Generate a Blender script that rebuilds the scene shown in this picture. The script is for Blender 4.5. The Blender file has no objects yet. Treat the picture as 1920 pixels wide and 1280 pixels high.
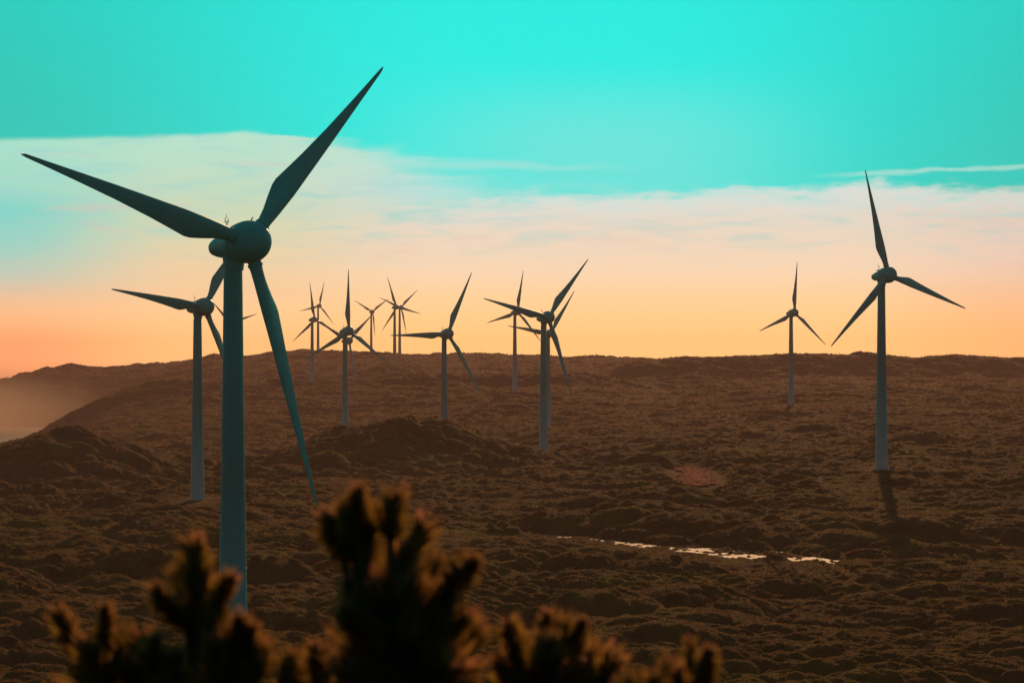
import bpy, math, random
import numpy as np
from math import radians as R, sin, cos, pi, tan
from mathutils import Vector, Matrix

random.seed(7)
rng = np.random.default_rng(11)
sc = bpy.context.scene
col = sc.collection

# ------------------------------------------------------------------ camera
HZ = 700.0                      # photo row of the true horizon (hidden by the ridge)
F = 4533.0                      # focal length in photo pixels (85 mm on 36 mm, 1920 px wide)
cam_d = bpy.data.cameras.new('camera')
cam = bpy.data.objects.new('camera', cam_d)
col.objects.link(cam)
cam.location = (0, 0, 0)
cam.rotation_euler = (R(90), 0, 0)
cam_d.lens = 85.0
cam_d.sensor_width = 36.0
cam_d.clip_start = 0.1
cam_d.clip_end = 60000
cam_d.dof.use_dof = True
cam_d.dof.focus_distance = 800.0
cam_d.dof.aperture_fstop = 6.6
cam_d.shift_y = (HZ - 640.0) / 1920.0
sc.camera = cam

def at(px, py, Y):
    """measured photo pixel + distance -> metres"""
    return Vector(((px - 960.0) / F * Y, Y, -(py - HZ) / F * Y))

# ------------------------------------------------------------------ sun and sky
SUN_AZ, SUN_EL = 7.5, 18.0
sun_dir = Vector((sin(R(SUN_AZ)) * cos(R(SUN_EL)), cos(R(SUN_AZ)) * cos(R(SUN_EL)), sin(R(SUN_EL))))
sd = bpy.data.lights.new('sun', 'SUN')
sd.energy = 4.6
sd.angle = R(0.6)
sd.color = (1.0, 0.56, 0.27)
so = bpy.data.objects.new('sun', sd)
col.objects.link(so)
so.rotation_euler = (-sun_dir).to_track_quat('-Z', 'Y').to_euler()

def lin(r, g, b):
    f = lambda c: (c / 255 / 12.92) if c / 255 <= 0.04045 else ((c / 255 + 0.055) / 1.055) ** 2.4
    return (f(r), f(g), f(b), 1.0)

class NT:
    """small node-tree helper"""
    def __init__(s, tree):
        s.t = tree
    def n(s, kind, **kw):
        nd = s.t.nodes.new(kind)
        for k, v in kw.items():
            setattr(nd, k, v)
        return nd
    def link(s, a, b):
        s.t.links.new(a, b)
    def put(s, sock, v):
        if isinstance(v, bpy.types.NodeSocket):
            s.link(v, sock)
        else:
            sock.default_value = v
    def math(s, op, a, b=0.0, c=0.0, clamp=False):
        nd = s.n('ShaderNodeMath', operation=op, use_clamp=clamp)
        s.put(nd.inputs[0], a); s.put(nd.inputs[1], b); s.put(nd.inputs[2], c)
        return nd.outputs[0]
    def smooth(s, x, a, b, lo=0.0, hi=1.0):
        nd = s.n('ShaderNodeMapRange', interpolation_type='SMOOTHSTEP')
        s.put(nd.inputs[0], x); s.put(nd.inputs[1], a); s.put(nd.inputs[2], b)
        nd.inputs[3].default_value = lo; nd.inputs[4].default_value = hi
        return nd.outputs[0]
    def mix(s, fac, a, b, mode='MIX'):
        nd = s.n('ShaderNodeMix', data_type='RGBA', blend_type=mode)
        s.put(nd.inputs[0], fac); s.put(nd.inputs[6], a); s.put(nd.inputs[7], b)
        return nd.outputs[2]
    def ramp(s, x, stops, interp='LINEAR'):
        nd = s.n('ShaderNodeValToRGB')
        nd.color_ramp.interpolation = interp
        e = nd.color_ramp.elements
        while len(e) < len(stops):
            e.new(0.5)
        for i, (p, c) in enumerate(stops):
            e[i].position = p; e[i].color = c
        s.link(x, nd.inputs[0])
        return nd.outputs[0]
    def curve(s, x, pts):
        nd = s.n('ShaderNodeFloatCurve')
        cv = nd.mapping.curves[0]
        cv.points[0].location = pts[0]; cv.points[1].location = pts[-1]
        for p in pts[1:-1]:
            cv.points.new(*p)
        nd.mapping.update()
        s.link(x, nd.inputs[1])
        return nd.outputs[0]
    def noise(s, vec, scale, detail=4, rough=0.5, dist=0.0):
        nd = s.n('ShaderNodeTexNoise')
        s.link(vec, nd.inputs['Vector'])
        nd.inputs['Scale'].default_value = scale; nd.inputs['Detail'].default_value = detail
        nd.inputs['Roughness'].default_value = rough; nd.inputs['Distortion'].default_value = dist
        return nd.outputs[0]

world = bpy.data.worlds.new('World')
sc.world = world
world.use_nodes = True
wt = world.node_tree
wt.nodes.clear()
w = NT(wt)
tc = w.n('ShaderNodeTexCoord')
sx = w.n('ShaderNodeSeparateXYZ'); w.link(tc.outputs['Generated'], sx.inputs[0])
az = w.math('MULTIPLY', w.math('ARCTAN2', sx.outputs[0], sx.outputs[1]), 180 / pi)       # degrees right of the view axis
el = w.math('ADD', w.math('MULTIPLY', w.math('ARCSINE', sx.outputs[2]), 180 / pi), -0.76)                       # degrees above the horizon
cx = w.n('ShaderNodeCombineXYZ'); w.link(az, cx.inputs[0]); w.link(w.math('MULTIPLY', el, 6.0), cx.inputs[1])
streak = w.noise(cx.outputs[0], 0.55, 6, 0.6, 0.6)
cy = w.n('ShaderNodeCombineXYZ'); w.link(w.math('MULTIPLY', az, 0.5), cy.inputs[0]); w.link(w.math('MULTIPLY', el, 4.0), cy.inputs[1]); cy.inputs[2].default_value = 7.3
broad = w.noise(cy.outputs[0], 0.5, 3, 0.5, 0.3)
cz = w.n('ShaderNodeCombineXYZ'); w.link(az, cz.inputs[0]); w.link(w.math('MULTIPLY', el, 2.6), cz.inputs[1]); cz.inputs[2].default_value = 3.1
puff = w.noise(cz.outputs[0], 1.3, 6, 0.62, 0.3)
az01 = w.math('DIVIDE', w.math('ADD', az, 15.0), 30.0, clamp=True)
def deg(px, py):
    return ((math.degrees(math.atan((px - 960) / F)) + 15) / 30, (640 - py) / F * 57.3 / 10.0)
# clear sky: teal, palest toward the sun's side of the frame, deeper to the edges
side = w.smooth(w.math('ABSOLUTE', w.math('SUBTRACT', az, 0.8)), 1.5, 14.0)
teal = w.mix(side, (0.0, 0.92, 0.83, 1), (0.0, 0.62, 0.52, 1))
teal = w.mix(w.smooth(el, 5.0, 10.5, 0.0, 0.35), teal, (0.0, 0.78, 0.68, 1))
glow = w.math('MULTIPLY', w.smooth(w.math('ABSOLUTE', w.math('SUBTRACT', az, 2.2)), 7.0, 0.5), w.smooth(el, 6.8, 4.6))
teal = w.mix(w.math('MULTIPLY', glow, 0.5), teal, lin(135, 236, 228))
# warm band above the horizon
warm = w.ramp(w.math('DIVIDE', el, 10.0, clamp=True), [
    (0.0, lin(255, 196, 122)), (0.05, lin(255, 204, 136)), (0.10, lin(254, 212, 155)), (0.16, lin(249, 217, 180)),
    (0.24, lin(240, 220, 196)), (0.30, lin(230, 225, 210)), (0.36, lin(222, 230, 226)), (0.48, lin(190, 232, 215))])
warm_l = w.ramp(w.math('DIVIDE', el, 10.0, clamp=True), [
    (0.0, lin(255, 160, 105)), (0.04, lin(253, 180, 125)), (0.09, lin(240, 194, 150)), (0.15, lin(190, 204, 184)),
    (0.22, lin(150, 214, 200)), (0.30, lin(118, 220, 208)), (0.36, lin(160, 228, 208)), (0.48, lin(172, 232, 208))])
warm_m = w.ramp(w.math('DIVIDE', el, 10.0, clamp=True), [
    (0.0, lin(255, 190, 120)), (0.06, lin(253, 202, 142)), (0.12, lin(246, 206, 158)), (0.20, lin(232, 212, 170)),
    (0.28, lin(212, 222, 186)), (0.35, lin(198, 226, 198)), (0.42, lin(192, 230, 206)), (0.5, lin(184, 232, 210))])
wcol = w.mix(w.smooth(az, -12.0, -7.5), warm_l, warm_m)
wcol = w.mix(w.smooth(az, -6.5, -1.5), wcol, warm)
wcol = w.mix(w.smooth(az, 7.0, 13.0, 0.0, 0.8), wcol, w.mix(w.smooth(el, 0.0, 2.5), lin(255, 176, 112), lin(228, 205, 190)))
gain = w.smooth(el, 3.6, 0.0, 1.06, 1.38)
gc = w.n('ShaderNodeVectorMath', operation='SCALE'); w.link(wcol, gc.inputs[0]); w.link(gain, gc.inputs[3]); wcol = gc.outputs[0]
# streaks of blue-grey showing through the warm veil
st = w.smooth(streak, 0.42, 0.80)
stm = w.math('MULTIPLY', st, w.smooth(el, 1.4, 3.0, 0.0, 0.75))
wcol = w.mix(stm, wcol, lin(160, 226, 220))
wcol = w.mix(w.math('MULTIPLY', w.smooth(broad, 0.55, 0.7), w.smooth(el, 1.2, 2.2, 0.0, 0.35)), wcol, lin(236, 205, 196))
# upper limit of the thin green veil on the left
b1 = w.math('MULTIPLY', w.curve(az01, [deg(-400, 300), deg(0, 268), deg(200, 261), deg(430, 250), deg(560, 253), deg(700, 260),
                                       deg(860, 292), deg(1050, 330), deg(1400, 345), deg(2200, 350)]), 10.0)
e1 = w.math('ADD', el, w.math('MULTIPLY', w.math('SUBTRACT', puff, 0.5), 0.10))
e1 = w.math('ADD', e1, w.math('MULTIPLY', w.math('SUBTRACT', streak, 0.5), w.smooth(az, -9.0, -2.0, 0.12, 0.9)))
veil = w.smooth(w.math('SUBTRACT', b1, e1), -0.02, w.smooth(az, -5.5, -1.0, 0.16, 1.1))
veil_str = w.smooth(az, -4.6, 0.8, 0.97, 0.30)
# upper limit of the pink-white bank across the middle and right
b2 = w.math('MULTIPLY', w.curve(az01, [deg(-400, 300), deg(0, 330), deg(300, 330), deg(700, 375), deg(860, 372), deg(1000, 358), deg(1180, 356), deg(1300, 352),
                                       deg(1400, 342), deg(1500, 350), deg(1620, 336), deg(1760, 350), deg(1920, 352), deg(2300, 350)]), 10.0)
e2 = w.math('ADD', el, w.math('ADD', w.math('MULTIPLY', w.math('SUBTRACT', puff, 0.5), 0.6), w.math('MULTIPLY', w.math('SUBTRACT', streak, 0.5), 0.7)))
bank = w.smooth(w.math('SUBTRACT', b2, e2), -0.10, 0.62)
sky = w.mix(w.math('MULTIPLY', veil, veil_str), teal, wcol)
sky = w.mix(bank, sky, wcol)
rim = w.math('MULTIPLY', w.smooth(w.math('SUBTRACT', b2, e2), 0.02, 0.30), w.smooth(w.math('SUBTRACT', b2, e2), 0.85, 0.30))
rim = w.math('MULTIPLY', rim, w.smooth(az, -3.0, 1.5, 0.0, 0.55))
sky = w.mix(rim, sky, lin(236, 240, 232))
# thin bright streaks over the clear strip on the right
s1 = w.math('SUBTRACT', el, w.math('ADD', w.math('MULTIPLY', w.math('SUBTRACT', az, 9.0), 0.035), 3.93))
s1 = w.math('ADD', s1, w.math('MULTIPLY', w.math('SUBTRACT', streak, 0.5), 0.22))
s1m = w.math('MULTIPLY', w.smooth(w.math('ABSOLUTE', s1), 0.085, 0.0), w.smooth(az, 6.6, 9.2))
sky = w.mix(w.math('MULTIPLY', s1m, 0.62), sky, lin(196, 240, 226))
s2 = w.math('SUBTRACT', el, w.math('ADD', w.math('MULTIPLY', az, -0.03), 4.15))
s2 = w.math('ADD', s2, w.math('MULTIPLY', w.math('SUBTRACT', streak, 0.5), 0.5))
s2m = w.math('MULTIPLY', w.smooth(w.math('ABSOLUTE', s2), 0.16, 0.0), w.math('MULTIPLY', w.smooth(az, -4.5, -2.5), w.smooth(az, 3.5, 0.0)))
sky = w.mix(w.math('MULTIPLY', s2m, 0.45), sky, lin(190, 238, 228))
# the rest of the dome: deeper teal overhead, dusky away from the sun
up = w.smooth(el, 9.0, 30.0)
sky = w.mix(up, sky, (0.004, 0.15, 0.16, 1))
back = w.smooth(w.math('ABSOLUTE', az), 25.0, 80.0)
sky = w.mix(back, sky, w.mix(w.smooth(el, 0.0, 40.0), (0.004, 0.098, 0.108, 1), (0.0, 0.100, 0.112, 1)))
sky = w.mix(w.smooth(el, -0.3, -2.0), sky, (0.10, 0.06, 0.045, 1))
bg = w.n('ShaderNodeBackground'); w.link(sky, bg.inputs[0]); bg.inputs[1].default_value = 1.0
wo = w.n('ShaderNodeOutputWorld'); w.link(bg.outputs[0], wo.inputs[0])
world.cycles.sampling_method = 'MANUAL'
world.cycles.sample_map_resolution = 1024

sc.view_settings.view_transform = 'Standard'
sc.view_settings.look = 'None'
sc.view_settings.exposure = 0.0
sc.view_settings.gamma = 1.0
sc.render.engine = 'CYCLES'
sc.cycles.volume_bounces = 1
sc.cycles.max_bounces = 6

# ------------------------------------------------------------------ helpers
def tag(o, label=None, cat=None, group=None, kind=None):
    for k, v in (('label', label), ('category', cat), ('group', group), ('kind', kind)):
        if v:
            o[k] = v
    return o

def empty(name, loc, rz=0.0):
    o = bpy.data.objects.new(name, None)
    o.empty_display_size = 0.5
    col.objects.link(o)
    o.location = loc
    o.rotation_euler = (0, 0, rz)
    return o

def mesh_obj(name, verts, faces, mat, parent=None, smooth=True):
    me = bpy.data.meshes.new(name)
    me.from_pydata([tuple(v) for v in verts], [], faces)
    me.update()
    if smooth:
        me.shade_smooth()
    me.materials.append(mat)
    o = bpy.data.objects.new(name, me)
    col.objects.link(o)
    if parent:
        o.parent = parent
    return o

def grid_mesh(name, V, mat, wrap=False):
    """V: (rows, cols, 3) array -> mesh"""
    nr, nc = V.shape[:2]
    me = bpy.data.meshes.new(name)
    idx = np.arange(nr * nc).reshape(nr, nc)
    a, b, c, d = idx[:-1, :-1], idx[:-1, 1:], idx[1:, 1:], idx[1:, :-1]
    q = np.stack([a, b, c, d], -1).reshape(-1, 4)
    me.vertices.add(nr * nc)
    me.vertices.foreach_set('co', V.reshape(-1).astype(np.float32))
    me.loops.add(q.size)
    me.loops.foreach_set('vertex_index', q.reshape(-1).astype(np.int32))
    me.polygons.add(len(q))
    me.polygons.foreach_set('loop_start', (np.arange(len(q)) * 4).astype(np.int32))
    me.update(calc_edges=True)
    me.shade_smooth()
    me.materials.append(mat)
    o = bpy.data.objects.new(name, me)
    col.objects.link(o)
    return o

def mat_new(name):
    m = bpy.data.materials.new(name)
    m.use_nodes = True
    t = m.node_tree
    bs = t.nodes['Principled BSDF']
    return m, NT(t), bs

# ------------------------------------------------------------------ noise for the ground
def hash2(i, j, s):
    n = (i.astype(np.int64) * 374761393 + j.astype(np.int64) * 668265263 + s * 2246822519) & 0xFFFFFFFF
    n = ((n ^ (n >> 13)) * 1274126177) & 0xFFFFFFFF
    n = (n ^ (n >> 16)) & 0xFFFFFFFF
    return n / 4294967295.0

def vnoise(x, y, s):
    i = np.floor(x); j = np.floor(y)
    fx = x - i; fy = y - j
    fx = fx * fx * fx * (fx * (fx * 6 - 15) + 10); fy = fy * fy * fy * (fy * (fy * 6 - 15) + 10)
    a = hash2(i, j, s); b = hash2(i + 1, j, s); c = hash2(i, j + 1, s); d = hash2(i + 1, j + 1, s)
    return (a * (1 - fx) + b * fx) * (1 - fy) + (c * (1 - fx) + d * fx) * fy

def fbm(x, y, s, o=4):
    r = 0; a = 0.5
    for k in range(o):
        r = r + a * (vnoise(x * 2 ** k + 17.3 * k, y * 2 ** k - 9.1 * k, s + k) - 0.5); a *= 0.5
    return r

def domes(x, y, cell, s, hmin, hmax, keep=0.85, rmin=0.45, rmax=0.85, stretch=1.0):
    """rounded shrub crowns: for each jittered point a low dome, the highest one wins"""
    gx = x / (cell * stretch); gy = y / cell
    i0 = np.floor(gx); j0 = np.floor(gy)
    out = np.zeros_like(x)
    for di in (-1, 0, 1):
        for dj in (-1, 0, 1):
            i = i0 + di; j = j0 + dj
            px = i + hash2(i, j, s); py = j + hash2(i, j, s + 1)
            rr = rmin + (rmax - rmin) * hash2(i, j, s + 2)
            hh = (hmin + (hmax - hmin) * hash2(i, j, s + 3) ** 1.5) * (hash2(i, j, s + 4) < keep)
            d2 = ((gx - px) ** 2 + (gy - py) ** 2) / (rr * rr)
            out = np.maximum(out, hh * np.sqrt(np.clip(1 - d2, 0, 1)) ** 1.1)
    return out

# ------------------------------------------------------------------ the lie of the land
def zy(y, Y):
    return -(y - HZ) / F * Y
U = np.array([-2500, -600, -200, 0, 85, 130, 190, 240, 330, 400, 440, 560, 650, 740, 840, 960, 1010, 1100, 1160, 1220, 1300, 1400, 1500, 1570, 1640, 1690, 1720, 1800, 1920, 2300, 4500], float)
def row(Y, pts, asz=False):
    pu = [p[0] for p in pts]; pz = [p[1] if asz else zy(p[1], Y) for p in pts]   # asz rows: metres, raised below
    return np.interp(U, pu, pz)
ROWS = [
    (-400, row(1, [(0, -6)], True)), (-10, row(1, [(0, -1.75)], True)), (7, row(1, [(0, -1.75)], True)), (25, row(1, [(0, -5.5)], True)),
    (100, row(1, [(0, -26)], True)), (200, row(1, [(0, -44)], True)), (308, row(1, [(0, -49.5), (1920, -50)], True)),
    (450, row(1, [(0, -50.5), (1920, -50.5)], True)),
    (560, row(1, [(-200, -52), (900, -50.5), (1920, -51)], True)),
    (670, row(1, [(-200, -53), (400, -51.5), (1000, -50.5), (1500, -47), (1920, -46)], True)),
    (788, row(1, [(-200, -54), (372, -51.2), (900, -49), (1300, -45.5), (1655, -42), (1920, -42.5)], True)),
    (1000, row(1, [(-200, -56), (372, -55), (700, -53), (1021, -49), (1300, -46), (1655, -43.5), (1920, -44)], True)),
    (1130, row(1, [(-200, -60), (372, -57), (700, -56), (1021, -51), (1200, -46), (1300, -42.5), (1600, -41.5), (1720, -43.5), (1780, -43), (1920, -44)], True)),
    (1250, row(1, [(-200, -64), (372, -59), (840, -58), (1021, -54), (1200, -50), (1400, -46.5), (1920, -47)], True)),
    (1574, row(1, [(-600, -110), (-200, -85), (100, -60), (372, -61), (700, -59), (1030, -56.5), (1300, -48), (1487, -43.5), (1920, -43)], True)),
    (1850, row(1, [(-600, -120), (-200, -100), (0, -92), (100, -78), (250, -64), (500, -58), (700, -54), (967, -45), (1200, -48), (1487, -39), (1920, -36)], True)),
    (2045, row(2045, [(-600, 900), (-200, 880), (0, 862), (85, 838), (130, 808), (190, 778), (240, 758), (330, 744), (440, 742), (590, 736), (740, 729), (960, 728), (1100, 728), (1160, 734), (1220, 742), (1300, 744), (1500, 736), (1920, 734)])),
    (2100, row(2100, [(-600, 900), (-200, 868), (0, 850), (85, 810), (130, 778), (190, 747), (240, 725), (330, 713), (440, 720), (590, 722), (740, 706), (840, 705), (960, 703), (1010, 700), (1100, 703), (1160, 714), (1220, 728), (1300, 738), (1500, 728), (1920, 725)])),
    (2235, row(2235, [(-600, 900), (-200, 864), (0, 850), (95, 838), (140, 812), (190, 794), (260, 764), (400, 738), (590, 724), (740, 732), (1000, 730), (1100, 724), (1220, 718), (1400, 712), (1570, 708), (1920, 712)])),
    (2320, row(2320, [(-600, 900), (-200, 860), (0, 848), (95, 838), (140, 815), (190, 800), (260, 768), (400, 738), (560, 732), (740, 734), (1000, 734), (1100, 722), (1160, 690), (1220, 679), (1300, 677), (1350, 678), (1400, 674), (1500, 670), (1570, 668), (1640, 671), (1690, 670), (1720, 673), (1800, 670), (1920, 673)])),
    (2620, row(2620, [(-600, 880), (-200, 845), (0, 832), (80, 820), (130, 800), (250, 752), (400, 714), (560, 696), (740, 684), (860, 700), (1000, 708), (1100, 704), (1220, 684), (1400, 690), (1920, 690)])),
    (3080, row(3080, [(-600, 860), (-250, 800), (-120, 765), (0, 718), (60, 697), (110, 687), (200, 692), (280, 688), (360, 683), (400, 669), (440, 672), (560, 664), (640, 660), (740, 661), (840, 664), (880, 669), (950, 666), (1000, 668), (1040, 673), (1110, 671), (1200, 677), (1400, 684), (1920, 684)])),
    (3500, row(3500, [(-600, 860), (-200, 780), (0, 730), (100, 700), (400, 680), (560, 668), (740, 672), (1040, 684), (1920, 690)])),
    (4300, row(4300, [(-600, 800), (0, 760), (400, 745), (1920, 720)])),
]
RY = np.array([r[0] for r in ROWS], float)
RZ = np.array([r[1] + (max(r[0], 0) * (HZ - 640) / F if r[0] < 2000 else 0) for r in ROWS])
def base_z(x, y):
    u = 960 + F * x / np.maximum(y, 60.0)
    u = np.clip(u, -2500, 4500)
    k = np.clip(np.searchsorted(RY, y) - 1, 0, len(RY) - 2)
    t = np.clip((y - RY[k]) / (RY[k + 1] - RY[k]), 0, 1)
    out = np.zeros_like(x)
    # interpolate along u inside the two neighbouring rows
    j = np.clip(np.searchsorted(U, u) - 1, 0, len(U) - 2)
    s = np.clip((u - U[j]) / (U[j + 1] - U[j]), 0, 1)
    za = RZ[k, j] * (1 - s) + RZ[k, j + 1] * s
    zb = RZ[k + 1, j] * (1 - s) + RZ[k + 1, j + 1] * s
    t2 = t * t * (3 - 2 * t)
    tt = 0.55 * t2 + 0.45 * t
    out = za * (1 - tt) + zb * tt
    return out

def bump(x, y, px, Y, h, wx, wy, rot=0.0):
    X = (px - 960) / F * Y
    dx = x - X; dy = y - Y
    c, s = cos(rot), sin(rot)
    a = (dx * c + dy * s) / wx; b = (-dx * s + dy * c) / wy
    return h * np.exp(-(a * a + b * b))

def mounds(x, y):
    m = bump(x, y, 735, 985, 8.2, 17, 40) + bump(x, y, 825, 990, 10.0, 17, 38) + bump(x, y, 655, 985, 7.5, 24, 50) + bump(x, y, 595, 985, 4, 18, 45) + bump(x, y, 770, 990, 2.5, 45, 60) + bump(x, y, 905, 985, 5.5, 24, 45)
    m += bump(x, y, 138, 930, 10.0, 18, 42) + bump(x, y, 70, 930, 7.0, 18, 45) + bump(x, y, -30, 930, 9, 22, 50) + bump(x, y, 200, 925, 6.0, 20, 45) + bump(x, y, 280, 925, 3.5, 24, 50)
    m += bump(x, y, 450, 1010, 4, 40, 60)
    m = m * (1 + 0.25 * fbm(x / 14, y / 20, 140, 4))
    return m

CREEK = [  # px, py, half width in metres
(700, 968, 0.4), (850, 982, 5.0), (890, 985, 8.0), (930, 990, 4.0), (1000, 1003, 5.5), (1060, 1009, 5.5), (1130, 1016, 5.5), (1190, 1022, 5.5), (1250, 1029, 5.5), (1305, 1032, 6.0), (1340, 1036, 14.0), (1385, 1040, 14.0), (1418, 1042, 4.0), (1445, 1041, 4.0), (1470, 1042, 13.0), (1500, 1046, 9.0), (1525, 1049, 4.0), (1545, 1051, 9.0), (1562, 1052, 3.0), (1580, 1053, 0.4)]
WZ = -43.4
def creek_pts():
    out = []
    for px, py, wd in CREEK:
        Y = -WZ * F / (py - HZ)
        out.append(((px - 960) / F * Y, Y, wd))
    return out
CP = creek_pts()
def creek_dist(x, y):
    """depth offset from the creek line (positive = beyond it)"""
    xs = np.array([p[0] for p in CP]); ys = np.array([p[1] for p in CP]); ws = np.array([p[2] for p in CP])
    return y - np.interp(x, xs, ys), np.interp(x, xs, ws), (x > xs[0] - 5)

TURB = {   # distance, rotor centre px, py, yaw, phase, ground px y at foot (None: take the table's land)
    'A': (308, 467.4, 453.3, 45.2, 164.9, 1365), 'B': (716, 384.0, 575.1, 48.0, 172.8, 937),
    'C': (2440, 434.0, 606.0, 45.0, 137.0, 721),
    'D': (2219, 589.9, 598.8, 47.4, 215.9, 722), 'E': (3288, 599.2, 573.1, 42.4, 193.0, 661),
    'F': (1358, 653.9, 620.1, 43.9, 206.6, 829), 'G': (1813, 654.8, 638.4, 50.6, 156.5, 795),
    'H': (3385, 698.7, 584.2, 39.9, 153.5, 668), 'I': (2612, 743.7, 575.6, 43.9, 228.9, 684),
    'J': (3092, 752.1, 575.8, 37.2, 160.5, 667), 'K': (1196, 840.1, 625.4, 37.6, 182.0, 862),
    'L': (1935, 970.5, 584.5, 42.6, 195.5, 739), 'M': (1037, 1028.1, 594.7, 37.0, 167.6, 854),
    'N': (1574, 1033.4, 624.0, 36.6, 173.1, 804), 'O': (1626, 1489.4, 585.9, 36.0, 201.6, 760),
    'P': (788, 1665.3, 515.0, 32.7, 222.4, 883),
}
TILT = R(4.5)
OVER = 3.3
def axis_of(yaw):
    y = R(yaw)
    return Vector((sin(y) * cos(TILT), -cos(y) * cos(TILT), sin(TILT)))
FEET = {}
for k, (D, hx, hy, yaw, ph, by) in TURB.items():
    C = at(hx, hy, D)
    a = axis_of(yaw)
    tx, ty = C.x - a.x * OVER, C.y - a.y * OVER
    FEET[k] = (tx, ty, zy(by, ty))

def land(x, y):
    z = base_z(x, y) + mounds(x, y)
    # let the ground meet each tower's foot
    if not hasattr(land, 'fix'):
        land.fix = None
        xs = np.array([v[0] for v in FEET.values()]); ys = np.array([v[1] for v in FEET.values()]); zs = np.array([v[2] for v in FEET.values()])
        r = 14 + ys * 0.022
        d = zs - (base_z(xs, ys) + mounds(xs, ys))
        K = np.exp(-(((xs[:, None] - xs[None]) / (r[None] * 0.9)) ** 2 + ((ys[:, None] - ys[None]) / (r[None] * 2.2)) ** 2))
        land.fix = (xs, ys, r, np.linalg.solve(K, d))
    if land.fix is not None:
        for X, Y, r, d in zip(*land.fix):
            z = z + d * np.exp(-(((x - X) / (r * 0.9)) ** 2 + ((y - Y) / (r * 2.2)) ** 2))
    # creek hollow
    dc, wd, on = creek_dist(x, y)
    g = np.exp(-(np.maximum(np.abs(dc) - wd, 0) / 22.0) ** 2) * on
    z = z * (1 - g) + (WZ - 0.10 + 0.03 * np.maximum(np.abs(dc) - wd, 0)) * g
    return z

PATCHES = [  # bare sandy ground: photo px corner list measured on the land surface
    ('red', [(1272, 884), (1322, 884), (1338, 911), (1278, 911)]),
]
def micro(x, y):
    """heath: swells of scrub with domed shrubs on them"""
    far = np.clip((y - 1500) / 1500, 0, 1)
    wx = x + 6 * fbm(x / 30, y / 30, 50, 2); wy = y + 0.35 * x + 10 * fbm(x / 35, y / 35, 60, 2)
    swell = 4.2 * fbm(wx / 42, wy / 26, 3, 3) * (1 + 0.2 * far)
    big = fbm(x / 150, y / 190, 33, 3) * 7.0 * (0.35 + 0.7 * far)
    dens = np.clip(0.8 + 1.6 * fbm(x / 60, y / 60, 77, 2), 0.4, 1.3)
    d = domes(wx, wy, 19, 5, 2.4, 6.2, 0.6, 0.38, 0.72, 1.2) * dens
    d = np.maximum(d, domes(wx + 3, wy + 5, 8.5, 15, 1.4, 3.8, 0.8, 0.42, 0.75, 1.2) * dens) 
    d = d + domes(wx, wy, 3.6, 25, 0.3, 1.25, 0.6, 0.4, 0.75) * (0.4 + 0.6 * dens)
    d = d + domes(wx, wy, 1.7, 35, 0.15, 0.5, 0.75, 0.4, 0.75) * np.clip(0.7 + 2.5 * fbm(x / 25, y / 40, 300, 2), 0.2, 1.2)
    d = d + 0.35 * fbm(x / 1.1, y / 1.1, 90, 3)
    lump = domes(wx, wy, 24, 405, 1.0, 5.5, 0.75, 0.4, 0.8, 1.6)
    return swell, big, d * (1 - 0.1 * far) + 0.5 * lump * np.clip((y - 1900) / 500, 0, 1)

def calm(x, y):
    """0 where nothing grows tall: tower feet, creek, sandy patches"""
    c = np.ones_like(x)
    for X, Y, Z in FEET.values():
        c = np.minimum(c, np.clip((np.hypot(x - X, (y - Y) * 0.35) - 4.0) / 10.0, 0.0, 1))
    dc, wd, on = creek_dist(x, y)
    near = np.where(dc < 0, np.clip((-dc - wd * 1.2) / np.where(wd > 5, 70.0, 26.0), 0, 1), np.clip((dc - wd - 1) / 6.0, 0, 1))
    c = np.minimum(c, np.where(on, near, 1))
    # lower heath running down from the right-hand turbine
    X, Y, Z = FEET['P']
    lane = np.hypot((x - X + 14 + (Y - y) * 0.03) / 15.0, (y - Y + 85) / 110.0)
    c = np.minimum(c, np.clip(0.45 + (lane - 0.5) * 0.9, 0.45, 1))
    for nm, q in PATCHES:
        X, Y = patch_centre(q)
        c = np.minimum(c, np.clip((np.hypot((x - X) / 8.5, (y - Y) / 60.0) - 1.0) * 3.0, 0, 1))
    return c

def patch_centre(q):
    px = sum(p[0] for p in q) / 4; py = sum(p[1] for p in q) / 4
    Y = 35.4 * F / (py - HZ)
    return (px - 960) / F * Y, Y

def ground_z(x, y, detail=True):
    x = np.asarray(x, float); y = np.asarray(y, float)
    z = land(x, y)
    sw, bg_, d = micro(x, y)
    c = calm(x, y)
    fade = np.clip((y - 140) / 150, 0, 1)
    near = np.clip(y / 60, 0, 1)
    c0 = np.clip(c * 1.5, 0, 1)
    z = z + (sw * c0 + bg_ * np.clip((y - 500) / 600, 0, 1) * c0) * fade
    hs = 0.8
    # crests and far slopes keep only small lumps so that their outline stays as photographed
    d = d * (0.12 + 0.88 * c)
    dc, wd, on = creek_dist(x, y)
    z = z + np.where(on, np.exp(-(dc / 30.0) ** 2), 0) * (1 - c) * (2.2 * fbm(x / 1.6, y / 3.0, 210, 5) + 1.2 * fbm(x / 9, y / 14, 220, 2))
    z = z + hs * d * near * np.clip(0.25 + y / 200, 0, 1)
    return z

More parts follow.
